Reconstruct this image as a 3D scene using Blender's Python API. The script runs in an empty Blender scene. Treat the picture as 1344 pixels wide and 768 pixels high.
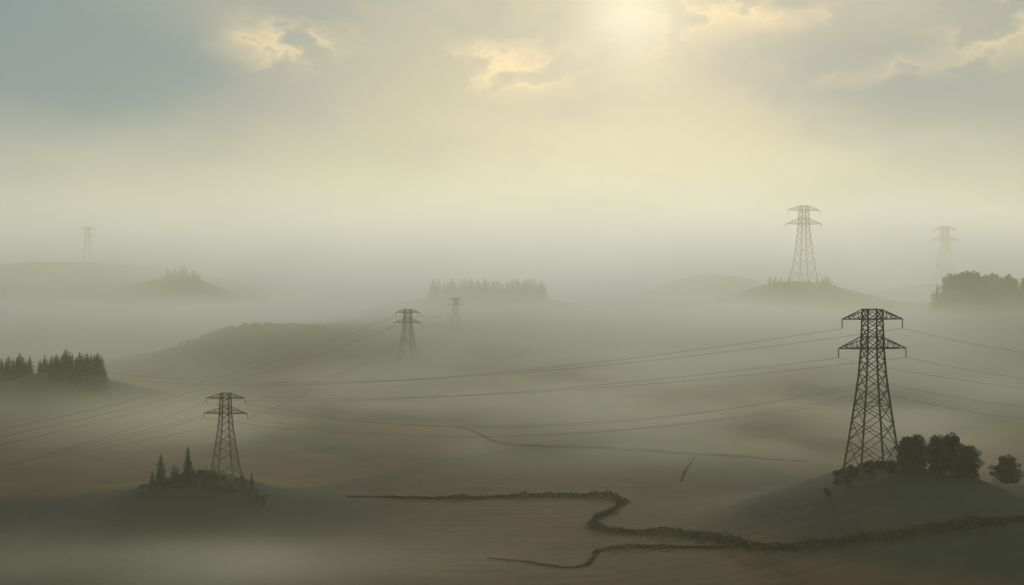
import bpy, math, random
from mathutils import Vector, noise, Matrix
import bmesh

random.seed(7)
S = bpy.context.scene
COL = S.collection
CAM_H, F, CX, HY = 90.0, 1500.0, 672.0, 350.0     # eye height; focal length and horizon of the 1344 px frame

def at(px, py, d):
    return Vector(((px - CX) / F * d, d, CAM_H - (py - HY) / F * d))

# ------------------------------------------------------------------ objects and tags
def tag(o, label=None, cat=None, group=None, kind=None):
    if label: o['label'] = label
    if cat: o['category'] = cat
    if group: o['group'] = group
    if kind: o['kind'] = kind
    return o

def empty(name, loc, rz=0.0, s=1.0):
    o = bpy.data.objects.new(name, None)
    COL.objects.link(o)
    o.location = loc
    o.rotation_euler = (0, 0, rz)
    o.scale = (s, s, s)
    o.empty_display_size = 0.5
    return o

class MB:
    def __init__(self):
        self.v, self.f = [], []
    def quad(self, a, b, c, d):
        n = len(self.v)
        self.v += [tuple(a), tuple(b), tuple(c), tuple(d)]
        self.f.append((n, n + 1, n + 2, n + 3))
    def tri(self, a, b, c):
        n = len(self.v)
        self.v += [tuple(a), tuple(b), tuple(c)]
        self.f.append((n, n + 1, n + 2))
    def bar(self, a, b, w, w2=None):
        """square steel member from a to b"""
        self.tube([a, b], [w / 2 * 1.2, (w2 or w) / 2 * 1.2], 4)
    def tube(self, pts, radii, n=6, cap=True):
        pts = [Vector(p) for p in pts]
        base = len(self.v)
        for i, p in enumerate(pts):
            t = (pts[min(i + 1, len(pts) - 1)] - pts[max(i - 1, 0)]).normalized()
            up = Vector((0, 0, 1)) if abs(t.z) < 0.9 else Vector((1, 0, 0))
            u = t.cross(up).normalized()
            w = u.cross(t).normalized()
            r = radii[i] if hasattr(radii, '__len__') else radii
            for k in range(n):
                a = 2 * math.pi * (k + 0.5) / n
                self.v.append(tuple(p + (u * math.cos(a) + w * math.sin(a)) * r))
        for i in range(len(pts) - 1):
            for k in range(n):
                a, b = base + i * n + k, base + i * n + (k + 1) % n
                self.f.append((a, b, b + n, a + n))
        if cap:
            self.f.append(tuple(base + k for k in range(n))[::-1])
            self.f.append(tuple(base + (len(pts) - 1) * n + k for k in range(n)))
    def mesh(self, name, mat, smooth=False):
        me = bpy.data.meshes.new(name)
        me.from_pydata(self.v, [], self.f)
        me.materials.append(mat)
        if smooth:
            me.polygons.foreach_set('use_smooth', [True] * len(me.polygons))
        me.update()
        return me
    def build(self, name, mat, parent=None, smooth=False):
        return link(name, self.mesh(name, mat, smooth), parent)

def link(name, me, parent=None):
    o = bpy.data.objects.new(name, me)
    COL.objects.link(o)
    o.parent = parent
    return o

def copy_tree(o, parent=None):
    c = o.copy()
    COL.objects.link(c)
    c.parent = parent
    for ch in list(o.children):
        copy_tree(ch, c)
    return c

# ------------------------------------------------------------------ node expressions
class G:
    """tiny expression builder over math nodes"""
    def __init__(self, tree):
        self.t = tree
    def node(self, kind, **kw):
        n = self.t.nodes.new(kind)
        for k, v in kw.items():
            setattr(n, k, v)
        return n
    def put(self, sock, v):
        if isinstance(v, E): self.t.links.new(v.s, sock)
        elif hasattr(v, 'is_output'): self.t.links.new(v, sock)
        else: sock.default_value = v
    def m(self, op, *a):
        n = self.node('ShaderNodeMath', operation=op)
        for i, x in enumerate(a): self.put(n.inputs[i], x)
        return E(self, n.outputs[0])
    def smooth(self, x, a, b, lo=0.0, hi=1.0):
        n = self.node('ShaderNodeMapRange', interpolation_type='SMOOTHSTEP')
        for i, v in enumerate((x, a, b, lo, hi)): self.put(n.inputs[i], v)
        return E(self, n.outputs[0])
    def lin(self, x, a, b, lo=0.0, hi=1.0):
        n = self.node('ShaderNodeMapRange')
        for i, v in enumerate((x, a, b, lo, hi)): self.put(n.inputs[i], v)
        return E(self, n.outputs[0])
    def xyz(self, x, y, z):
        n = self.node('ShaderNodeCombineXYZ')
        for i, v in enumerate((x, y, z)): self.put(n.inputs[i], v)
        return n.outputs[0]
    def sep(self, v):
        n = self.node('ShaderNodeSeparateXYZ')
        self.put(n.inputs[0], v)
        return [E(self, o) for o in n.outputs]
    def noise(self, vec, scale=1.0, detail=2.0, rough=0.5, dist=0.0):
        n = self.node('ShaderNodeTexNoise')
        self.put(n.inputs['Vector'], vec)
        n.inputs['Scale'].default_value = scale
        n.inputs['Detail'].default_value = detail
        n.inputs['Roughness'].default_value = rough
        n.inputs['Distortion'].default_value = dist
        return E(self, n.outputs[0])
    def mix(self, f, a, b):
        n = self.node('ShaderNodeMix', data_type='RGBA')
        self.put(n.inputs[0], f)
        for i, v in ((6, a), (7, b)):
            self.put(n.inputs[i], (*v, 1.0) if isinstance(v, tuple) and len(v) == 3 else v)
        return n.outputs[2]
    def bump(self, x, cx, sx):
        """exp(-((x-cx)/sx)^2)"""
        d = (x - cx) / sx
        return self.m('EXPONENT', d * d * -1.0)

class E:
    def __init__(self, g, s): self.g, self.s = g, s
    def __add__(self, o): return self.g.m('ADD', self, o)
    __radd__ = __add__
    def __sub__(self, o): return self.g.m('SUBTRACT', self, o)
    def __rsub__(self, o): return self.g.m('SUBTRACT', o, self)
    def __mul__(self, o): return self.g.m('MULTIPLY', self, o)
    __rmul__ = __mul__
    def __truediv__(self, o): return self.g.m('DIVIDE', self, o)

def new_mat(name):
    m = bpy.data.materials.new(name)
    m.use_nodes = True
    m.node_tree.nodes.clear()
    g = G(m.node_tree)
    return m, g, g.node('ShaderNodeOutputMaterial')

def rough_mat(name, c1, c2, scale, rough=0.9, metal=0.0, detail=4.0, per_object=0.0, spec=0.2):
    m, g, out = new_mat(name)
    tc = g.node('ShaderNodeTexCoord')
    n = g.noise(tc.outputs['Object'], scale, detail, 0.6)
    f = g.smooth(n, 0.3, 0.7)
    c = g.mix(f, c1, c2)
    if per_object:
        oi = g.node('ShaderNodeObjectInfo')
        hsv = g.node('ShaderNodeHueSaturation')
        g.put(hsv.inputs['Value'], g.lin(E(g, oi.outputs['Random']), 0, 1, 1 - per_object, 1 + per_object))
        g.put(hsv.inputs['Color'], c)
        c = hsv.outputs[0]
    b = g.node('ShaderNodeBsdfPrincipled')
    g.put(b.inputs['Base Color'], c)
    b.inputs['Roughness'].default_value = rough
    b.inputs['Metallic'].default_value = metal
    b.inputs['Specular IOR Level'].default_value = spec
    g.t.links.new(b.outputs[0], out.inputs['Surface'])
    return m

STEEL = rough_mat('weathered_galvanised_steel', (0.045, 0.048, 0.048), (0.085, 0.085, 0.08), 0.35, 0.75, 0.15)
CONCRETE = rough_mat('weathered_concrete', (0.05, 0.05, 0.045), (0.08, 0.078, 0.07), 1.5)
GLASSY = rough_mat('insulator_porcelain', (0.04, 0.035, 0.03), (0.07, 0.06, 0.05), 1.0, 0.4)
CABLE = rough_mat('conductor_cable', (0.045, 0.045, 0.045), (0.07, 0.07, 0.068), 0.1, 0.7)
BARK = rough_mat('bark', (0.03, 0.024, 0.018), (0.06, 0.048, 0.036), 2.0)
NEEDLE = rough_mat('conifer_needles', (0.016, 0.034, 0.036), (0.036, 0.062, 0.062), 0.35, per_object=0.3)
LEAF = rough_mat('broad_leaves', (0.026, 0.044, 0.044), (0.062, 0.088, 0.084), 0.3, per_object=0.25)
SCRUB = rough_mat('scrub_leaves', (0.012, 0.024, 0.024), (0.034, 0.050, 0.046), 0.4, per_object=0.3)
HEDGE = rough_mat('hedge_leaves', (0.018, 0.026, 0.016), (0.045, 0.052, 0.030), 0.12, per_object=0.2)

# ------------------------------------------------------------------ terrain
def sm(x, a, b):
    t = min(1.0, max(0.0, (x - a) / (b - a)))
    return t * t * (3 - 2 * t)

HILLS = []   # x, y, sx_left, sx_right, sy_near, sy_far, height; the height is solved from the wanted crest
CREST = []
def hill(px, d, wl, wr, sn, sf, py):
    HILLS.append([(px - CX) / F * d, d, wl / F * d, wr / F * d, sn, sf, 10.0])
    CREST.append(CAM_H - (py - HY) / F * d)
hill(272, 452, 120, 85, 26, 34, 622)          # mound of the left pylon
hill(1130, 385, 190, 120, 75, 60, 616)        # hill of the right pylon
hill(1240, 388, 120, 140, 66, 60, 625)
hill(1420, 350, 190, 200, 60, 60, 655)
hill(50, 700, 170, 170, 70, 90, 490)          # wooded rise at the left edge
hill(330, 1120, 105, 230, 110, 200, 427)      # long ridge, middle left
hill(580, 1180, 150, 130, 110, 200, 434)
hill(110, 1580, 420, 260, 260, 420, 376)       # broad hill far left
hill(240, 1560, 62, 62, 110, 140, 364)        # its wooded knoll
hill(640, 1500, 210, 190, 200, 260, 384)      # wooded rise, centre
hill(1050, 1450, 130, 150, 190, 200, 370)     # pylon hill, right
hill(935, 1900, 130, 130, 240, 280, 361)
hill(1350, 1200, 120, 200, 140, 180, 386)     # wooded hill, right edge
hill(1240, 1800, 130, 200, 150, 200, 372)
hill(40, 2050, 400, 330, 300, 400, 347)       # farthest ridge, left

def ground(x, y):
    z = 0.0
    for hx, hy, wl, wr, sn, sf, h in HILLS:
        dx, dy = x - hx, y - hy
        a = dx / (wl if dx < 0 else wr)
        b = dy / (sn if dy < 0 else sf)
        r = a * a + b * b
        if r < 12: z += h * math.exp(-r)
    far = sm(y, 300, 1500)
    z += (noise.noise(Vector((x / 90, y / 90, 0.3))) * 1.2 + noise.noise(Vector((x / 33, y / 33, 4.1))) * 0.45)
    z += far * noise.noise(Vector((x / 420, y / 420, 7.7))) * 9.0
    z -= 5.0 * (1.0 - sm(y, 700, 1000))
    z -= 4.0 * sm(420 - y, 0, 120) * sm(60 - x, 0, 80)
    return z

for _ in range(60):
    for h_, z_ in zip(HILLS, CREST):
        h_[6] += 0.8 * (z_ - ground(h_[0], h_[1]))
print('hills', [round(h_[6], 1) for h_ in HILLS])

def on_ground(px, py, d0=200.0, d1=3000.0):
    """first point of the terrain along a line of sight"""
    d, prev = d0, d0
    while d < d1:
        p = at(px, py, d)
        if p.z <= ground(p.x, p.y):
            lo, hi = prev, d
            for _ in range(20):
                mid = (lo + hi) / 2
                q = at(px, py, mid)
                if q.z <= ground(q.x, q.y): hi = mid
                else: lo = mid
            q = at(px, py, hi)
            return Vector((q.x, q.y, ground(q.x, q.y)))
        prev = d
        d *= 1.01
    p = at(px, py, d1)
    return Vector((p.x, p.y, ground(p.x, p.y)))

def make_ground():
    R, A = 330, 420
    v, f = [], []
    for i in range(R + 1):
        r = 60 * (3650 / 60) ** (i / R)
        for j in range(A + 1):
            a = math.radians(-56 + 112 * j / A)
            x, y = r * math.sin(a), r * math.cos(a)
            v.append((x, y, ground(x, y)))
    for i in range(R):
        for j in range(A):
            n = i * (A + 1) + j
            f.append((n, n + 1, n + A + 2, n + A + 1))
    me = bpy.data.meshes.new('ground')
    me.from_pydata(v, [], f)
    me.polygons.foreach_set('use_smooth', [True] * len(f))
    m, g, out = new_mat('farmland')
    geo = g.node('ShaderNodeNewGeometry')
    P = geo.outputs['Position']
    x, y, z = g.sep(P)
    # patchwork of fields
    vor = g.node('ShaderNodeTexVoronoi', feature='F1')
    warp = g.noise(P, 0.006, 2)
    g.put(vor.inputs['Vector'], g.xyz(x / 130.0 + warp * 0.8, y / 190.0 + warp * 0.6, 0.0))
    vor.inputs['Scale'].default_value = 1.0
    cell = g.sep(vor.outputs['Color'])
    brown = g.mix(g.noise(P, 0.05, 5, 0.65), (0.060, 0.040, 0.023), (0.116, 0.076, 0.042))
    green = g.mix(g.noise(P, 0.07, 5, 0.65), (0.020, 0.026, 0.021), (0.042, 0.049, 0.040))
    # furrows across the ploughed land
    fw = g.m('SINE', (y * 0.9 + x * 0.1 + g.noise(P, 0.02, 2) * 9.0))
    fine = g.noise(g.xyz(x * 0.03, y * 0.35, 0.0), 1.0, 4, 0.7)
    near_brown = g.bump(x, 15.0, 75.0) * g.smooth(y, 600, 480)
    shade = 1.0 + (g.lin(fine, 0.25, 0.75, -0.38, 0.36) + fw * 0.06) * (near_brown * 0.75 + 0.25) + (g.noise(P, 0.045, 4, 0.6) - 0.5) * 0.7
    field = g.mix(g.smooth(cell[0] + (g.noise(P, 0.03, 3) - 0.5) * 0.5, 0.1, 0.55) * 0.85, brown, green)
    near_brown = g.bump(x, 15.0, 75.0) * g.smooth(y, 600, 480)
    field = g.mix(near_brown, field, brown)
    field = g.mix(g.smooth(z + g.noise(P, 0.03, 3) * 5.0, 6.0, 11.0), field, green)
    scrub = g.bump(x, -150.0, 100.0) * g.bump(y, 438.0, 40.0) + g.bump(x, 130.0, 60.0) * g.bump(y, 386.0, 30.0) * 1.0
    field = g.mix(g.smooth(scrub + g.noise(P, 0.05, 4) * 0.3, 0.3, 0.75), field, (0.014, 0.021, 0.020))
    hs = g.node('ShaderNodeHueSaturation')
    g.put(hs.inputs['Color'], field)
    g.put(hs.inputs['Value'], shade)
    b = g.node('ShaderNodeBsdfPrincipled')
    g.put(b.inputs['Base Color'], hs.outputs[0])
    b.inputs['Roughness'].default_value = 0.95
    b.inputs['Specular IOR Level'].default_value = 0.1
    bp = g.node('ShaderNodeBump')
    bp.inputs['Strength'].default_value = 0.6
    bp.inputs['Distance'].default_value = 0.5
    g.put(bp.inputs['Height'], g.noise(P, 0.4, 4, 0.6))
    g.t.links.new(bp.outputs[0], b.inputs['Normal'])
    g.t.links.new(b.outputs[0], out.inputs['Surface'])
    me.materials.append(m)
    o = link('ground', me)
    tag(o, 'rolling brown and green farmland under the fog', None, None, 'structure')
make_ground()

# ------------------------------------------------------------------ pylons
PROFILE = [(0.0, 0.044), (0.06, 0.047), (0.24, 0.051), (0.42, 0.063), (0.62, 0.084), (0.80, 0.105), (1.03, 0.134)]
def half(t):   # half width of the body at fraction t below the top
    for (a, wa), (b, wb) in zip(PROFILE, PROFILE[1:]):
        if t <= b: return wa + (wb - wa) * (t - a) / (b - a)
    return PROFILE[-1][1]
SHARE = {}
def pylon(base, H, yaw, label, thick=1.0, arms=1.0, stout=1.0):
    root = empty('pylon', base, yaw)
    tag(root, label, 'pylon', 'lattice pylons of the power lines')
    key = round(H, 1), thick
    lw, bw = 0.0078 * H * thick, 0.0050 * H * thick
    def pt(sx, sy, t, k=1.0):
        w = half(t) * H * k * stout
        return Vector((sx * w, sy * w, H * (1 - t)))
    for sx, sy in ((1, 1), (1, -1), (-1, -1), (-1, 1)):
        m = MB()
        ts = [p[0] for p in PROFILE]
        m.tube([pt(sx, sy, t) for t in ts[::-1]], [lw * (0.68 if t < 0.1 else 0.78 + 0.12 * t) for t in ts[::-1]], 4)
        m.build('leg', STEEL, root)
    for sx, sy in ((1, 1), (1, -1), (-1, -1), (-1, 1)):
        m = MB()
        c = pt(sx, sy, 1.0)
        m.tube([c - Vector((0, 0, 1.5)), c + Vector((0, 0, 0.2)), c + Vector((0, 0, 0.3))], [0.6, 0.55, 0.45], 8)
        m.build('footing', CONCRETE, root)
    # lattice: crossed panels on the four faces, denser towards the top
    m = MB()
    lev = [0.0, 0.06, 0.115, 0.17, 0.24, 0.315, 0.395, 0.485, 0.585, 0.695, 0.82, 0.985]
    faces = [((-1, -1), (1, -1)), ((1, -1), (1, 1)), ((1, 1), (-1, 1)), ((-1, 1), (-1, -1))]
    for i in range(len(lev) - 1):
        a, b = lev[i], lev[i + 1]
        for p, q in faces:
            m.bar(pt(*p, a), pt(*q, b), bw)
            m.bar(pt(*q, a), pt(*p, b), bw)
            if i in (0, 1, 3, 4, 8):
                m.bar(pt(*p, a), pt(*q, a), bw)
            if i >= 8:                                  # redundant members in the wide panels
                ca, cb = pt(*p, (a + b) / 2), pt(*q, (a + b) / 2)
                x1 = pt(*p, a).lerp(pt(*q, b), 0.27)
                x2 = pt(*q, a).lerp(pt(*p, b), 0.27)
                m.bar(pt(*p, (a * 0.5 + b * 0.5)), x1, bw * 0.7)
                m.bar(pt(*q, (a * 0.5 + b * 0.5)), x2, bw * 0.7)
    m.build('lattice', STEEL, root)
    tips = {}
    for nm, t0, t1, reach in (('upper', 0.0, 0.06, 0.193), ('lower', 0.17, 0.24, 0.216)):
        m = MB()
        hang = []
        for sx in (-1, 1):
            tip = Vector((sx * reach * H * arms, 0, H * (1 - t1)))
            for sy in (-1, 1):
                top, bot = pt(sx, sy, t0), pt(sx, sy, t1)
                m.bar(top, tip, bw * 1.25)
                m.bar(bot, tip, bw * 1.35)
                n = 4
                for k in range(1, n):
                    f0, f1 = (k - 0.5) / n, k / n
                    m.bar(bot.lerp(tip, f0), top.lerp(tip, f1), bw * 0.8)
                    m.bar(top.lerp(tip, f0 - 0.5 / n if k == 1 else f0), bot.lerp(tip, f0), bw * 0.7)
            for k in range(0, 4):
                a, b = pt(sx, -1, t1).lerp(tip, k / 4), pt(sx, 1, t1).lerp(tip, (k + 0.5) / 4)
                m.bar(a, b, bw * 0.7)
            hang.append((sx, tip))
        for sy in (-1, 1):
            m.bar(pt(-1, sy, t1), pt(1, sy, t1), bw * 1.3)
        arm = m.build('crossarm', STEEL, root)
        for sx, tip in hang:
            m = MB()
            L = 0.058 * H
            pts, rad = [], []
            n = 9
            for k in range(n * 2 + 1):
                pts.append(tip - Vector((0, 0, L * k / (n * 2))))
                rad.append(0.0042 * H * thick * (1.0 if k % 2 else 0.55))
            m.tube(pts, rad, 6)
            ins = m.build('insulator', GLASSY, arm)
            tips[nm, sx] = tip - Vector((0, 0, L))
    for k, t in (('a', 0.455), ('b', 0.525)):
        for sx in (-1, 1):
            tips[k, sx] = pt(sx, 0, t)
    R = Matrix.Rotation(yaw, 4, 'Z')
    return {k: Vector(base) + (R @ v) for k, v in tips.items()}

def base_at(px, d, sink=0.3):
    x = (px - CX) / F * d
    return Vector((x, d, ground(x, d) - sink))
def pylon_px(px, d, top, yaw, label, thick=1.0, arms=1.0, stout=1.0):
    b = base_at(px, d)
    H = CAM_H - (top - HY) / F * d - b.z
    print('pylon', px, d, 'H', round(H, 1), 'base z', round(b.z, 1), 'base px', round(HY + (CAM_H - b.z) * F / d))
    return pylon(b, H, math.radians(yaw), label, thick, arms, stout)
PA = pylon_px(1145, 378, 406, 6, 'largest dark steel lattice pylon, standing on the wooded hill at right')
PB = pylon_px(296, 452, 516, -6, 'dark lattice pylon on the low mound beside two dark firs', 1.0, 1.24, 1.1)
PC = pylon_px(535, 1000, 406, -14, 'grey lattice pylon with its feet sunk in fog, in front of the long ridge', 1.1, 1.2, 1.2)
PD = pylon_px(598, 1230, 391, -16, 'small pale lattice pylon standing on the crest of the long ridge', 1.1, 1.2, 1.15)
PE = pylon_px(1055, 1450, 270, 14, 'tall pale lattice pylon rising from conifers on a fogged hilltop', 0.66, 1.2, 1.02)
PF = pylon_px(1240, 1800, 297, 8, 'very faint tall pylon behind the dark grove at the right edge', 0.9, 1.15, 1.05)
PG = pylon_px(115, 1980, 298, 6, 'barely visible pylon in the haze over the far left ridge', 1.0, 1.15)
PH = pylon_px(152, 2020, 329, 6, 'tiny ghostly pylon top right of the faint far left one', 1.2)

# ------------------------------------------------------------------ conductors
def wire(a, b, sag, label, r=0.07, r2=None):
    m = MB()
    n = 40
    pts, rad = [], []
    for i in range(n + 1):
        t = i / n
        p = Vector(a).lerp(Vector(b), t)
        p.z -= sag * 4 * t * (1 - t)
        pts.append(p)
        rad.append(r + ((r2 or r) - r) * t)
    m.tube(pts, rad, 4)
    o = m.build('power_cable', CABLE, None, True)
    tag(o, label, 'cable', 'power cables slung between the pylons')
N_, U, L_ = 'abcd', 'upper', 'lower'
side = {-1: 'left', 1: 'right'}
# right pylon: out to the left, past everything, to a pylon beyond the left edge
ends = {(U, -1): at(-90, 452, 900), (U, 1): at(-70, 447, 900), (L_, -1): at(-90, 466, 900), (L_, 1): at(-70, 461, 900)}
for k, e in ends.items():
    wire(PA[k], e, 25.0 if k[0] == U else 24.0, f'long sagging cable going left from the largest pylon, {k[0]} {side[k[1]]} arm tip', 0.055, 0.08)
# right pylon body to left pylon
for k, e, s in ((('a', -1), (U, 1), 12.0), (('a', 1), (U, -1), 11.6), (('b', -1), (L_, 1), 10.0), (('b', 1), (L_, -1), 10.6)):
    wire(PA[k], PB[e], s, f'low cable between the largest pylon body and the {e[0]} {side[e[1]]} tip of the mound pylon', 0.045)
# right pylon to the right edge
for k, e in (((U, 1), at(1520, 478, 400)), ((L_, 1), at(1520, 508, 400)), ((L_, -1), at(1520, 522, 400)), (('a', 1), at(1520, 546, 400)), (('b', 1), at(1520, 563, 400))):
    where = f'{k[0]} arm, {side[k[1]]} tip' if k[0] in (U, L_) else ('body just below its arms' if k[0] == 'a' else 'lower body, lowest of all')
    wire(PA[k], e, 2.5, f'cable running off to the right edge from the largest pylon, {where}', 0.045)
# left pylon to the left edge
for k, e in (((U, -1), at(-150, 655, 360)), ((U, 1), at(-150, 640, 372)), ((L_, -1), at(-150, 640, 360)), ((L_, 1), at(-150, 634, 372))):
    wire(PB[k], e, 1.5, f'cable slanting to the left edge from the mound pylon, {k[0]} {side[k[1]]} arm tip', 0.042)
# middle pylon: long cables passing over the mound pylon to the left edge, and two to the mound pylon
for k, e in (((U, -1), at(-160, 596, 430)), ((U, 1), at(-160, 606, 430)), ((L_, -1), at(-160, 618, 430))):
    wire(PC[k], e, 9.0, f'long cable from the grey middle pylon, {k[0]} {side[k[1]]} tip, above the mound pylon', 0.085, 0.05)
wire(PC[L_, 1], PB[U, 1], 7.0, 'cable from the grey middle pylon down to the upper right tip of the mound pylon', 0.085, 0.05)
wire(PC['b', -1], PB[L_, 1], 4.0, 'lowest cable from the grey middle pylon body down to the mound pylon', 0.085, 0.05)
for k in ((U, -1), (U, 1), (L_, -1), (L_, 1)):
    wire(PC[k], PD[k], 7.0, f'short cable between the grey middle pylon and the ridge pylon, {k[0]} arm, {side[k[1]]} tips', 0.11)

# ------------------------------------------------------------------ trees
def conifer_mesh(seed, slim=0.2, n_lev=30):
    """crown of a 1 m tall conifer: whorls of drooping sprays"""
    R = random.Random(seed)
    m = MB()
    lean = R.uniform(-0.015, 0.015)
    for i in range(n_lev):
        t = max(0.0, (i + R.uniform(-0.3, 0.3)) / n_lev)
        z = 0.05 + 0.93 * t ** 0.92
        rad = slim * (1 - t) ** 0.62 * R.uniform(0.62, 1.2) + 0.006
        nb = max(4, int(9 * (1 - t) + 4))
        a0 = R.uniform(0, 6.28)
        for k in range(nb):
            a = a0 + 6.283 * k / nb + R.uniform(-0.25, 0.25)
            r = rad * R.uniform(0.6, 1.15)
            d = Vector((math.cos(a), math.sin(a), 0))
            s = Vector((-d.y, d.x, 0))
            droop = R.uniform(0.12, 0.5)
            steps = 3
            for q in range(steps):
                f0, f1 = q / steps, (q + 1.15) / steps
                p0 = d * r * f0 + Vector((lean * z, 0, z - droop * r * f0 * f0))
                p1 = d * r * f1 + Vector((lean * z, 0, z - droop * r * f1 * f1 - R.uniform(0, 0.008)))
                w = (0.030 * (1 - 0.55 * f0)) * (0.4 + 1.3 * (1 - t)) * R.uniform(0.7, 1.2)
                tilt = Vector((0, 0, R.uniform(-0.5, 0.5) * w))
                m.quad(p0 - s * w - tilt, p0 + s * w + tilt, p1 + s * w * 0.55 + tilt * 0.4 - Vector((0, 0, 0.012)), p1 - s * w * 0.55 - tilt * 0.4 - Vector((0, 0, 0.012)))
                hang = w * R.uniform(0.7, 1.4)
                m.tri(p0, p1, (p0 + p1) / 2 - Vector((0, 0, hang)))
    m.tri(Vector((-0.006, 0, 0.96)), Vector((0.006, 0, 0.96)), Vector((lean, 0, 1.01)))
    m.tri(Vector((0, -0.006, 0.96)), Vector((0, 0.006, 0.96)), Vector((lean, 0, 1.01)))
    return m.mesh('crown', NEEDLE)
def conifer_trunk():
    m = MB()
    m.tube([(0, 0, -0.04), (0, 0, 0.3), (0, 0, 0.7), (0, 0, 0.985)], [0.017, 0.013, 0.008, 0.002], 6)
    return m.mesh('trunk', BARK, True)

def blob_leaves(m, R, c, r, n, size, flat=0.8):
    for _ in range(n):
        a, u = R.uniform(0, 6.283), R.uniform(-1, 1)
        d = Vector((math.cos(a) * math.sqrt(1 - u * u), math.sin(a) * math.sqrt(1 - u * u), u * flat))
        rr = r * (0.45 + 0.6 * R.random() ** 0.5)
        p = c + d * rr
        n1 = Vector((R.gauss(0, 1), R.gauss(0, 1), R.gauss(0, 1))).normalized()
        n2 = n1.cross(Vector((R.gauss(0, 1), R.gauss(0, 1), R.gauss(0, 1)))).normalized()
        s = size * R.uniform(0.6, 1.3)
        m.quad(p - n1 * s, p - n2 * s * 0.7, p + n1 * s, p + n2 * s * 0.7)
def broad_mesh(seed, width=0.36, base=0.22):
    """a 1 m tall broadleaf tree: (crown, trunk with limbs)"""
    R = random.Random(seed)
    m, tr = MB(), MB()
    tr.tube([(0, 0, -0.05), (0.004, 0, 0.15), (0.0, 0.006, 0.4), (0.01, 0, 0.75)], [0.03, 0.022, 0.016, 0.004], 7)
    N = 40
    for i in range(N):
        t = (i + 0.5) / N
        z = base + (0.93 - base) * t
        prof = math.sin(math.pi * min(1, 0.16 + 0.80 * t)) ** 0.7
        a = i * 2.4 + R.uniform(-0.4, 0.4)
        r = width * prof * R.uniform(0.2, 0.88)
        c = Vector((math.cos(a) * r, math.sin(a) * r, z + R.uniform(-0.03, 0.03)))
        br = R.uniform(0.07, 0.125)
        blob_leaves(m, R, c, br * 1.1, 150, 0.018)
        blob_leaves(m, R, Vector((c.x * 0.5, c.y * 0.5, c.z - 0.03)), br * 1.5, 40, 0.03)
        if i % 3 == 0:
            tr.tube([(0, 0, max(0.12, z - 0.22)), (c.x * 0.5, c.y * 0.5, z - 0.09), tuple(c)], [0.010, 0.007, 0.002], 5)
    return m.mesh('crown', LEAF), tr.mesh('trunk', BARK, True)
def bush_mesh(seed, w=0.62):
    R = random.Random(seed)
    m = MB()
    for i in range(11):
        a, r = R.uniform(0, 6.28), w * R.random() ** 0.6 * 0.8
        c = Vector((math.cos(a) * r, math.sin(a) * r, R.uniform(0.12, 0.72) * (1.15 - r / w * 0.6)))
        blob_leaves(m, R, c, R.uniform(0.18, 0.32), 90, 0.055)
    for i in range(5):
        a = R.uniform(0, 6.28)
        m.tube([(0, 0, -0.1), (math.cos(a) * 0.2, math.sin(a) * 0.2, 0.35), (math.cos(a) * 0.35, math.sin(a) * 0.35, 0.65)], [0.02, 0.014, 0.004], 4)
    return m.mesh('bush', SCRUB)

C_MESH = [conifer_mesh(s, sl, n) for s, sl, n in ((1, 0.19, 21), (2, 0.16, 19), (3, 0.22, 22), (4, 0.15, 18), (5, 0.205, 20))]
C_TRUNK = conifer_trunk()
B_MESH = [broad_mesh(s, w, b) for s, w, b in ((11, 0.36, 0.06), (12, 0.32, 0.05), (13, 0.40, 0.07), (14, 0.44, 0.2))]
BUSH = [bush_mesh(s) for s in (21, 22, 23)]

def tree(kind, p, h, label, group, wide=1.0, which=None):
    R = random
    name = 'conifer' if kind == 'c' else 'broadleaf_tree'
    root = empty(name, (p[0], p[1], p[2] - 0.02 * h), R.uniform(0, 6.28))
    root.scale = (h * wide, h * wide, h)
    tag(root, label, 'tree', group)
    if kind == 'c':
        link('trunk', C_TRUNK, root)
        link('crown', C_MESH[which if which is not None else R.randrange(5)], root)
    else:
        c, t = B_MESH[which if which is not None else R.randrange(4)]
        link('trunk', t, root)
        link('crown', c, root)
    return root
def bush(p, h, label, group, wide=1.0):
    o = link('bush', random.choice(BUSH))
    o.location = (p[0], p[1], p[2] - 0.05 * h)
    o.scale = (h * wide, h * wide, h)
    o.rotation_euler = (0, 0, random.uniform(0, 6.28))
    tag(o, label, 'bush', group)
    return o
def g_at(px, d):
    x = (px - CX) / F * d
    return Vector((x, d, ground(x, d)))
def to_top(p, top):
    return CAM_H - (top - HY) / F * p.y - p.z

def grove(kinds, x0, x1, d0, d1, n, tops, label, group, wide=1.0):
    """trees scattered over a patch of ground; tops: list of (px, py) of the grove's outline"""
    for i in range(n):
        px = x0 + (x1 - x0) * (i + random.uniform(0.1, 0.9)) / n
        d = random.uniform(d0, d1)
        p = g_at(px, d)
        for (a, ya), (b, yb) in zip(tops, tops[1:]):
            if a <= px <= b: ty = ya + (yb - ya) * (px - a) / (b - a)
        h = max(5.0, to_top(p, ty + random.uniform(-2.0, 9.0)))
        tree(random.choice(kinds), p, h, label, group, wide * random.uniform(0.85, 1.2))

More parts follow.
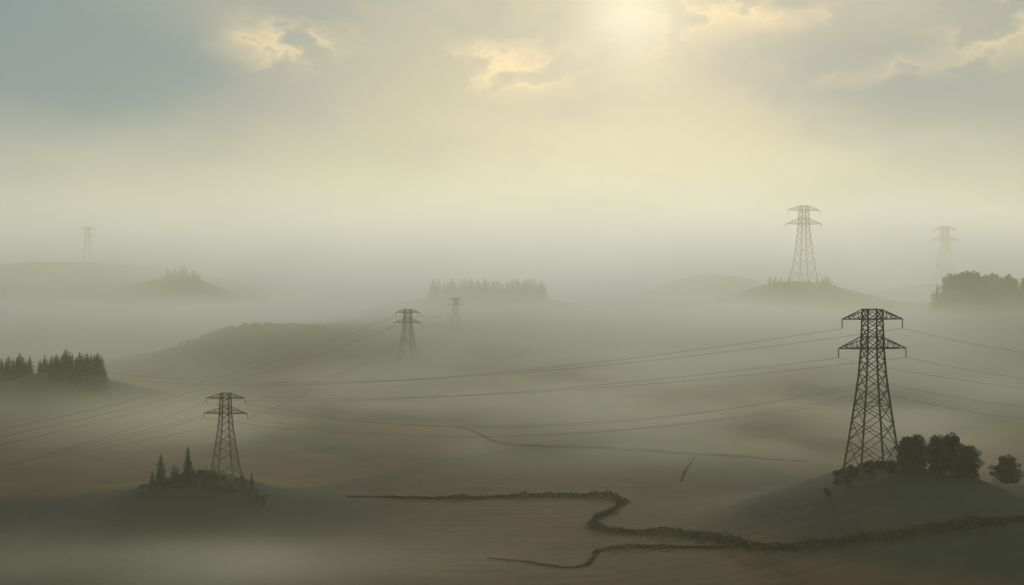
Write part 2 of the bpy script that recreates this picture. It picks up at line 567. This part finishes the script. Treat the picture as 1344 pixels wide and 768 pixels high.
# firs and scrub on the left mound
p = g_at(211, 446); tree('c', p, to_top(p, 593), 'shorter broad dark fir left of its taller twin on the mound', 'firs on the mound', 1.1, 2)
p = g_at(247, 446); tree('c', p, to_top(p, 583), 'taller slim dark fir nearest the mound pylon', 'firs on the mound', 1.0, 0)
for px, top, w in ((229, 608, 0.9), (233, 610, 1.0), (226, 611, 1.0), (271, 609, 0.9), (262, 613, 1.1), (330, 618, 1.0), (319, 617, 1.0), (200, 615, 1.0), (255, 612, 1)):
    p = g_at(px, random.uniform(440, 452)); tree('c', p, max(2.5, to_top(p, top)), 'small young fir among the scrub on the left mound', 'young firs on the left mound', w)
for i in range(70):
    px = random.uniform(182, 352)
    p = g_at(px, random.uniform(438, 454)); bush(p, random.uniform(0.9, 2.4) * (1.0 - abs(px - 267) / 150)+ 0.3, 'low dark scrub bush on the crest of the left mound', 'scrub on the left mound', 1.3)
# broadleaf trees on the right hill
A_TREES = ((1190, 376, 572, 0, 0.95, 'broad tall dark tree nearest the largest pylon'), (1205, 379, 570, 2, 0.78, 'tall round-topped dark tree second from the largest pylon'),
           (1230, 376, 571, 1, 0.92, 'tall narrow dark tree just right of the gap in the hilltop clump'), (1249, 379, 569, 3, 0.82, 'tallest dark tree of the hilltop clump, well right of its gap'),
           (1260, 374, 582, 0, 0.9, 'middling dark tree tucked before the right end of the hilltop clump'), (1273, 377, 585, 2, 0.95, 'lower rounded dark tree at the right end of the hilltop clump'))
for px, d, top, w, wide, lab in A_TREES:
    p = g_at(px, d); tree('b', p, to_top(p, top), lab, 'trees on the right hill', wide * 1.12, w)
p = g_at(1322, 384); tree('b', p, to_top(p, 598), 'lone small round tree on the slope at the right edge', 'trees on the right hill', 1.3, 3)
for px, top in ((1085, 601), (1098, 604), (1112, 598), (1128, 600), (1142, 596), (1156, 599), (1168, 601), (1175, 598)):
    p = g_at(px, random.uniform(370, 390)); bush(p, min(3.2, max(1.2, to_top(p, top + 9))), 'dark bush at the feet of the largest pylon', 'bushes around the largest pylon', 0.8)
for i in range(90):
    px = random.uniform(1092, 1190) if i < 60 else random.uniform(1190, 1330); p = g_at(px, random.uniform(379, 392) if i < 60 else random.uniform(380, 392)); bush(p, random.uniform(0.7, 2.3) if i < 60 else random.uniform(0.6, 1.5), 'low scrub bush on the crest of the right hill', 'scrub on the right hill', 1.3)
# dark forest at the left edge
LF = [(-40, 470), (0, 466), (22, 462), (40, 466), (46, 474), (52, 466), (75, 460), (90, 456), (105, 461), (120, 462), (130, 459), (138, 474), (150, 486)]
grove('c', -30, 42, 680, 720, 20, LF, 'dark conifer in the left-edge wood, left of the notch in its outline', 'conifers of the left-edge wood', 1.4)
grove('c', 49, 140, 680, 720, 30, LF, 'dark conifer in the left-edge wood, right of the notch in its outline', 'conifers of the left-edge wood', 1.4)
# knoll far left
grove('c', 219, 262, 1530, 1580, 15, [(210, 352), (230, 348), (250, 350), (262, 352), (270, 353)], 'small hazy tree in the clump crowning the far left knoll', 'trees on the far left knoll', 1.6)
# centre wood
grove('c', 566, 716, 1460, 1520, 48, [(560, 367), (572, 365), (605, 361), (640, 361), (670, 364), (690, 363), (705, 366), (718, 373)], 'pale conifer in the long hazy wood at the centre', 'conifers of the centre wood', 1.45)
# pylon hill trees
grove('c', 1008, 1098, 1405, 1470, 22, [(1000, 363), (1020, 361), (1050, 364), (1085, 361), (1100, 367)], 'pale conifer around the foot of the tall hilltop pylon', 'conifers round the hilltop pylon', 1.3)
# right wood
grove('b', 1246, 1296, 1170, 1210, 17, [(1240, 364), (1255, 358), (1280, 357), (1297, 362)], 'grey-green tree in the right-edge wood, left of the gap', 'trees of the right-edge wood', 0.66)
grove('bbc', 1300, 1362, 1170, 1210, 22, [(1290, 360), (1320, 358), (1345, 364), (1365, 366)], 'grey-green tree in the right-edge wood, right of the gap', 'trees of the right-edge wood', 0.66)
grove('c', 1222, 1238, 1170, 1200, 4, [(1215, 374), (1230, 371), (1240, 373)], 'small pale conifer standing left of the right-edge wood', 'small conifers by the right-edge wood', 1.1)
# scrub along the long ridge
for i in range(46):
    px = random.uniform(235, 430); p = g_at(px, random.uniform(1095, 1140)); bush(p, random.uniform(2.0, 4.5), 'tiny bush on the skyline of the long ridge', 'bushes along the long ridge', 1.2)
for i in range(18):
    px = random.uniform(560, 660); p = g_at(px, random.uniform(1190, 1230)); bush(p, random.uniform(2.0, 3.5), 'tiny bush on the ridge by the small pale pylon', 'bushes by the ridge pylon', 1.2)

# ------------------------------------------------------------------ hedgerows
def hedge(pts, w, h, label, dens=1.6):
    R = random
    m = MB()
    W = [on_ground(px, py) for px, py in pts]
    # smooth the run a little
    P = []
    for i in range(len(W) - 1):
        p0, p1, p2, p3 = W[max(i - 1, 0)], W[i], W[i + 1], W[min(i + 2, len(W) - 1)]
        n = max(2, int((p2 - p1).length / 1.2))
        for k in range(n):
            t = k / n
            P.append(0.5 * ((2 * p1) + (p2 - p0) * t + (2 * p0 - 5 * p1 + 4 * p2 - p3) * t * t + (3 * p1 - p0 - 3 * p2 + p3) * t ** 3))
    for i in range(len(P) - 1):
        d = (P[i + 1] - P[i]); L = math.hypot(d.x, d.y)
        if L < 1e-4: continue
        s = Vector((-d.y / L, d.x / L, 0))
        ends = min(1.0, 0.15 + i / 70.0, 0.25 + (len(P) - 2 - i) / 40.0)
        lump = 0.35 + 0.8 * max(0.0, 0.5 + noise.noise(Vector((P[i].x / 11, P[i].y / 11, 2.0)))) + 0.7 * max(0.0, noise.noise(Vector((P[i].x / 3.2, P[i].y / 3.2, 5.0))) + 0.1) 
        wid = w * (0.45 + 1.0 * (0.5 + noise.noise(Vector((P[i].x / 10, P[i].y / 10, 9.0)))) + 0.5 * noise.noise(Vector((P[i].x / 3, P[i].y / 3, 1.0))))
        hh = h * lump * ends
        wid *= ends
        wid *= 0.65 + 0.75 * i / len(P)
        for _ in range(max(4, int(L * w * dens * 8))):
            skirt = R.random() < 0.3                     # rough grass and brambles along the foot
            u = R.uniform(-2.0, 2.0) if skirt else max(-1.25, min(1.25, R.gauss(0, 0.5)))
            q = P[i] + d * R.random() + s * u * wid / 2
            z = ground(q.x, q.y) + 0.2 * R.random() if skirt else ground(q.x, q.y) + hh * math.sqrt(max(0, 1 - u * u)) * (0.15 + 0.85 * R.random() ** 0.6)
            c = Vector((q.x, q.y, z))
            n1 = Vector((R.gauss(0, 1), R.gauss(0, 1), R.gauss(0, 1))).normalized()
            n2 = n1.cross(Vector((R.gauss(0, 1), R.gauss(0, 1), R.gauss(0, 1)))).normalized()
            sz = R.uniform(0.14, 0.34) if skirt else R.uniform(0.22, 0.5)
            m.quad(c - n1 * sz, c - n2 * sz * 0.8, c + n1 * sz, c + n2 * sz * 0.8)
    o = m.build('hedgerow', HEDGE)
    tag(o, label, 'hedge', 'hedgerows between the fields')
hedge([(455, 652), (500, 653), (560, 655), (650, 654), (740, 652), (795, 654), (818, 660), (800, 672), (780, 684), (782, 694), (820, 699), (880, 701), (930, 706), (975, 717), (1020, 721), (1075, 717), (1130, 709), (1200, 701), (1270, 690), (1344, 682), (1400, 676)], 3.8, 1.9,
      'thick winding dark hedgerow snaking from centre left to the right edge')
hedge([(640, 733), (690, 738), (735, 745), (768, 743), (780, 730), (790, 722), (840, 719), (900, 719), (960, 719)], 2.2, 1.2,
      'thin low hedge along the brown field edge, nearest the bottom of the picture')
hedge([(600, 560), (625, 568), (650, 580), (700, 586), (770, 588), (840, 592), (900, 596), (980, 601), (1060, 606)], 2.2, 1.0,
      'faint grey hedgerow crossing the valley behind the winding one')
hedge([(912, 598), (905, 610), (898, 622), (893, 634)], 1.4, 0.45,
      'short faint hedge branching toward the viewer off the valley hedgerow', 1.1)
hedge([(668, 474), (682, 466), (698, 455)], 6.0, 3.0, 'pale distant hedge slanting across the slope right of the ridge pylon', 0.5)

# ------------------------------------------------------------------ fog
def make_fog():
    x0, x1, y0, y1, z0, z1 = -2400, 2400, -150, 3700, -40, 340
    me = bpy.data.meshes.new('fog')
    me.from_pydata([(x, y, z) for z in (z0, z1) for y in (y0, y1) for x in (x0, x1)], [],
                   [(0, 2, 3, 1), (4, 5, 7, 6), (0, 1, 5, 4), (1, 3, 7, 5), (3, 2, 6, 7), (2, 0, 4, 6)])
    m, g, out = new_mat('valley_fog')
    geo = g.node('ShaderNodeNewGeometry')
    P = geo.outputs['Position']
    x, y, z = g.sep(P)
    n = g.noise(g.xyz(x / 300.0, y / 300.0, z / 90.0), 1.0, 2, 0.55)
    far = g.smooth(y, 450, 1500, FOG_NEAR, FOG_FAR)
    lift = g.smooth(y, 1000, 1450, 0.0, 84.0)      # the fog bank lies higher over the far uplands
    hz = g.m('EXPONENT', g.m('MAXIMUM', z - lift, 0.0) * (-1.0 / FOG_H)) * g.smooth(z, 335, 220)
    dens = far * hz * g.lin(n, 0.3, 0.7, 0.25, 1.9)
    n2 = g.smooth(g.noise(g.xyz(x / 130.0 + 3.0, y / 170.0, z / 30.0), 1.0, 2, 0.6), 0.38, 0.62)
    low = g.m('EXPONENT', g.m('MAXIMUM', z + 4.0, 0.0) * (-1.0 / 13.0)) * (n2 + 0.25) * g.smooth(x, -230, -50, 0.45, 1.0) * g.smooth(y, 455, 600) * MIST
    bank = g.bump(x, -98.0, 68.0) * g.bump(y, 360.0, 27.0) * g.m('EXPONENT', g.m('MAXIMUM', z + 4.0, 0.0) * (-1.0 / 7.0)) * (n2 * 0.9 + 0.4) * BANK
    up = g.bump(y, 1345.0, 95.0) * g.m('EXPONENT', g.m('MAXIMUM', z - 44.0, 0.0) * (-1.0 / 9.0)) * 0.012
    rt = g.bump(y, 1085.0, 60.0) * g.smooth(x, 120, 330, 0.4, 1.0) * g.m('EXPONENT', g.m('MAXIMUM', z - 46.0, 0.0) * (-1.0 / 9.0)) * 0.012
    lf = g.bump(y, 625.0, 42.0) * g.smooth(x, -120, -190) * g.m('EXPONENT', g.m('MAXIMUM', z - 14.0, 0.0) * (-1.0 / 8.0)) * 0.009
    v = g.node('ShaderNodeVolumeScatter')
    v.inputs['Color'].default_value = FOG_COL
    v.inputs['Anisotropy'].default_value = 0.46
    g.put(v.inputs['Density'], dens + low + bank + up + rt + lf)
    g.t.links.new(v.outputs[0], out.inputs['Volume'])
    me.materials.append(m)
    o = link('fog', me)
    m.cycles.volume_step_rate = STEP
    tag(o, 'pale yellow-grey fog filling the valley', 'fog', None, 'stuff')
FOG_NEAR, FOG_FAR, FOG_H, MIST, BANK, STEP = 0.00021, 0.0034, 85.0, 0.0062, 0.019, 0.34
FOG_COL = (0.965, 0.942, 0.72, 1.0)
make_fog()

# ------------------------------------------------------------------ sky and sun
SUN_AZ, SUN_EL = math.atan((828 - CX) / F), math.atan((HY - 15) / F)
def make_world():
    w = bpy.data.worlds.new('World')
    S.world = w
    w.use_nodes = True
    t = w.node_tree
    t.nodes.clear()
    g = G(t)
    out = g.node('ShaderNodeOutputWorld')
    sky = g.node('ShaderNodeTexSky', sky_type='NISHITA')
    sky.sun_disc = False
    sky.sun_elevation = SUN_EL
    sky.sun_rotation = SUN_AZ          # measured from +Y towards +X
    sky.dust_density = 3.0
    tc = g.node('ShaderNodeTexCoord')
    dx, dy, dz = g.sep(tc.outputs['Generated'])
    az = g.m('ARCTAN2', dx, dy)
    el = g.m('ARCSINE', dz)
    wv = g.xyz(az * 7.0, el * 14.0, 0.0)
    n1 = g.noise(wv, 1.0, 5, 0.55)
    n2 = g.noise(g.xyz(az * 7.0 + 9.3, el * 14.0 + 3.1, 1.7), 1.0, 5, 0.55)
    fine = g.noise(g.xyz(az * 19.0 + 4.0, el * 32.0, 5.0), 1.0, 4, 0.5)
    wa = az + (n1 - 0.5) * 0.10 + (fine - 0.5) * 0.018
    we = el + (n2 - 0.5) * 0.055 + (fine - 0.5) * 0.022
    A = lambda px: (px - CX) / F
    L = lambda py: (HY - py) / F
    def blob(px, py, sx, sy, k=1.0):
        return g.bump(wa, A(px), sx / F) * g.bump(we, L(py), sy / F) * k
    grey = blob(20, 60, 270, 100, 1.3) + blob(190, 120, 140, 50, 1.1) + blob(440, 215, 130, 50, 0.30) + blob(1080, 90, 150, 45, 0.8) + blob(1190, 150, 180, 52, 0.9) + blob(820, 150, 100, 40, 0.32) + blob(690, 52, 60, 16, 0.35) + blob(1330, 30, 90, 40, 0.2) + blob(520, 40, 110, 60, 0.22)
    grey = g.smooth(grey + (n1 - 0.5) * 0.9 + (fine - 0.5) * 0.3, -0.05, 1.35)
    lit = blob(380, 62, 100, 42, 0.9) + blob(660, 95, 80, 40, 0.9) + blob(880, 70, 130, 50, 0.35) + blob(1000, 30, 120, 26, 0.75) + blob(1290, 70, 100, 55, 0.7) + blob(1120, 105, 120, 18, 0.45)
    ridge = g.m('POWER', 1.0 - g.m('ABSOLUTE', fine - 0.5) * 4.2, 3.0)
    ridge = g.m('MAXIMUM', ridge, 0.0)
    gold = g.smooth(lit * (g.smooth(fine, 0.34, 0.72) * 0.65 + ridge * 0.55), 0.05, 0.85)
    # brightness of the overcast falls off away from the sun
    sx, sy, sz = math.sin(SUN_AZ) * math.cos(SUN_EL), math.cos(SUN_AZ) * math.cos(SUN_EL), math.sin(SUN_EL)
    cosang = dx * sx + dy * sy + dz * sz
    ang = g.m('ARCCOSINE', g.m('MINIMUM', cosang, 0.99999))
    c = g.mix(g.smooth(ang, 0.0, 0.75), (0.50, 0.50, 0.385), (0.385, 0.415, 0.35))
    c = g.mix(g.smooth(ang, 0.6, 2.0), c, (0.285, 0.275, 0.215))
    c = g.mix(g.smooth(n2 + (fine - 0.5) * 0.3, 0.38, 0.66) * 0.75, c, (0.375, 0.41, 0.375))
    c = g.mix(grey * 0.95, c, (0.28, 0.345, 0.345))
    c = g.mix(gold * 0.8, c, (1.0, 0.80, 0.46))
    over = g.node('ShaderNodeHueSaturation')             # overcast: brighter overhead than near the horizon
    g.put(over.inputs['Color'], c)
    g.put(over.inputs['Value'], g.smooth(el, 0.26, 0.85, 1.0, 1.75))
    c = over.outputs[0]
    glow = g.m('EXPONENT', ang * ang * (-1.0 / 0.038 ** 2)) * 0.24 + g.m('EXPONENT', ang * ang * (-1.0 / 0.08 ** 2)) * 0.06
    add = g.node('ShaderNodeMix', data_type='RGBA', blend_type='ADD')
    g.put(add.inputs[0], glow)
    g.put(add.inputs[6], c)
    add.inputs[7].default_value = (1.0, 0.95, 0.74, 1)
    b1, b2 = g.node('ShaderNodeBackground'), g.node('ShaderNodeBackground')
    g.put(b1.inputs[0], sky.outputs[0]); b1.inputs[1].default_value = 0.05
    g.put(b2.inputs[0], add.outputs[2]); b2.inputs[1].default_value = SKY
    ms = g.node('ShaderNodeMixShader')
    ms.inputs[0].default_value = 0.92          # thick broken cloud over the clear sky
    t.links.new(b1.outputs[0], ms.inputs[1]); t.links.new(b2.outputs[0], ms.inputs[2])
    t.links.new(ms.outputs[0], out.inputs['Surface'])
SKY = 0.92
make_world()
sd = bpy.data.lights.new('sun', 'SUN')
sd.energy = 1.5
sd.angle = math.radians(0.5)
sd.color = (1.0, 0.94, 0.64)
so = bpy.data.objects.new('sun', sd)
COL.objects.link(so)
sv = Vector((math.sin(SUN_AZ) * math.cos(SUN_EL), math.cos(SUN_AZ) * math.cos(SUN_EL), math.sin(SUN_EL)))
so.rotation_euler = sv.to_track_quat('Z', 'Y').to_euler()
so.location = (0, 0, 300)

# ------------------------------------------------------------------ camera and render
cd = bpy.data.cameras.new('camera')
cd.sensor_width = 36.0
cd.lens = F / 1344 * 36
cd.shift_y = -(384 - HY) / 1344
cd.clip_start, cd.clip_end = 1.0, 20000
co = bpy.data.objects.new('camera', cd)
COL.objects.link(co)
co.location = (0, 0, CAM_H)
co.rotation_euler = (math.pi / 2, 0, 0)
S.camera = co
S.render.engine = 'CYCLES'
S.view_settings.view_transform = 'Standard'
S.view_settings.look = 'None'
S.view_settings.exposure = 0
S.cycles.max_bounces = 6
S.cycles.volume_bounces = 3
S.cycles.diffuse_bounces = 1
S.cycles.use_denoising = True
try:
    S.cycles.denoiser = 'OPENIMAGEDENOISE'
except Exception as e:
    print('denoiser', e)
S.cycles.use_adaptive_sampling = False
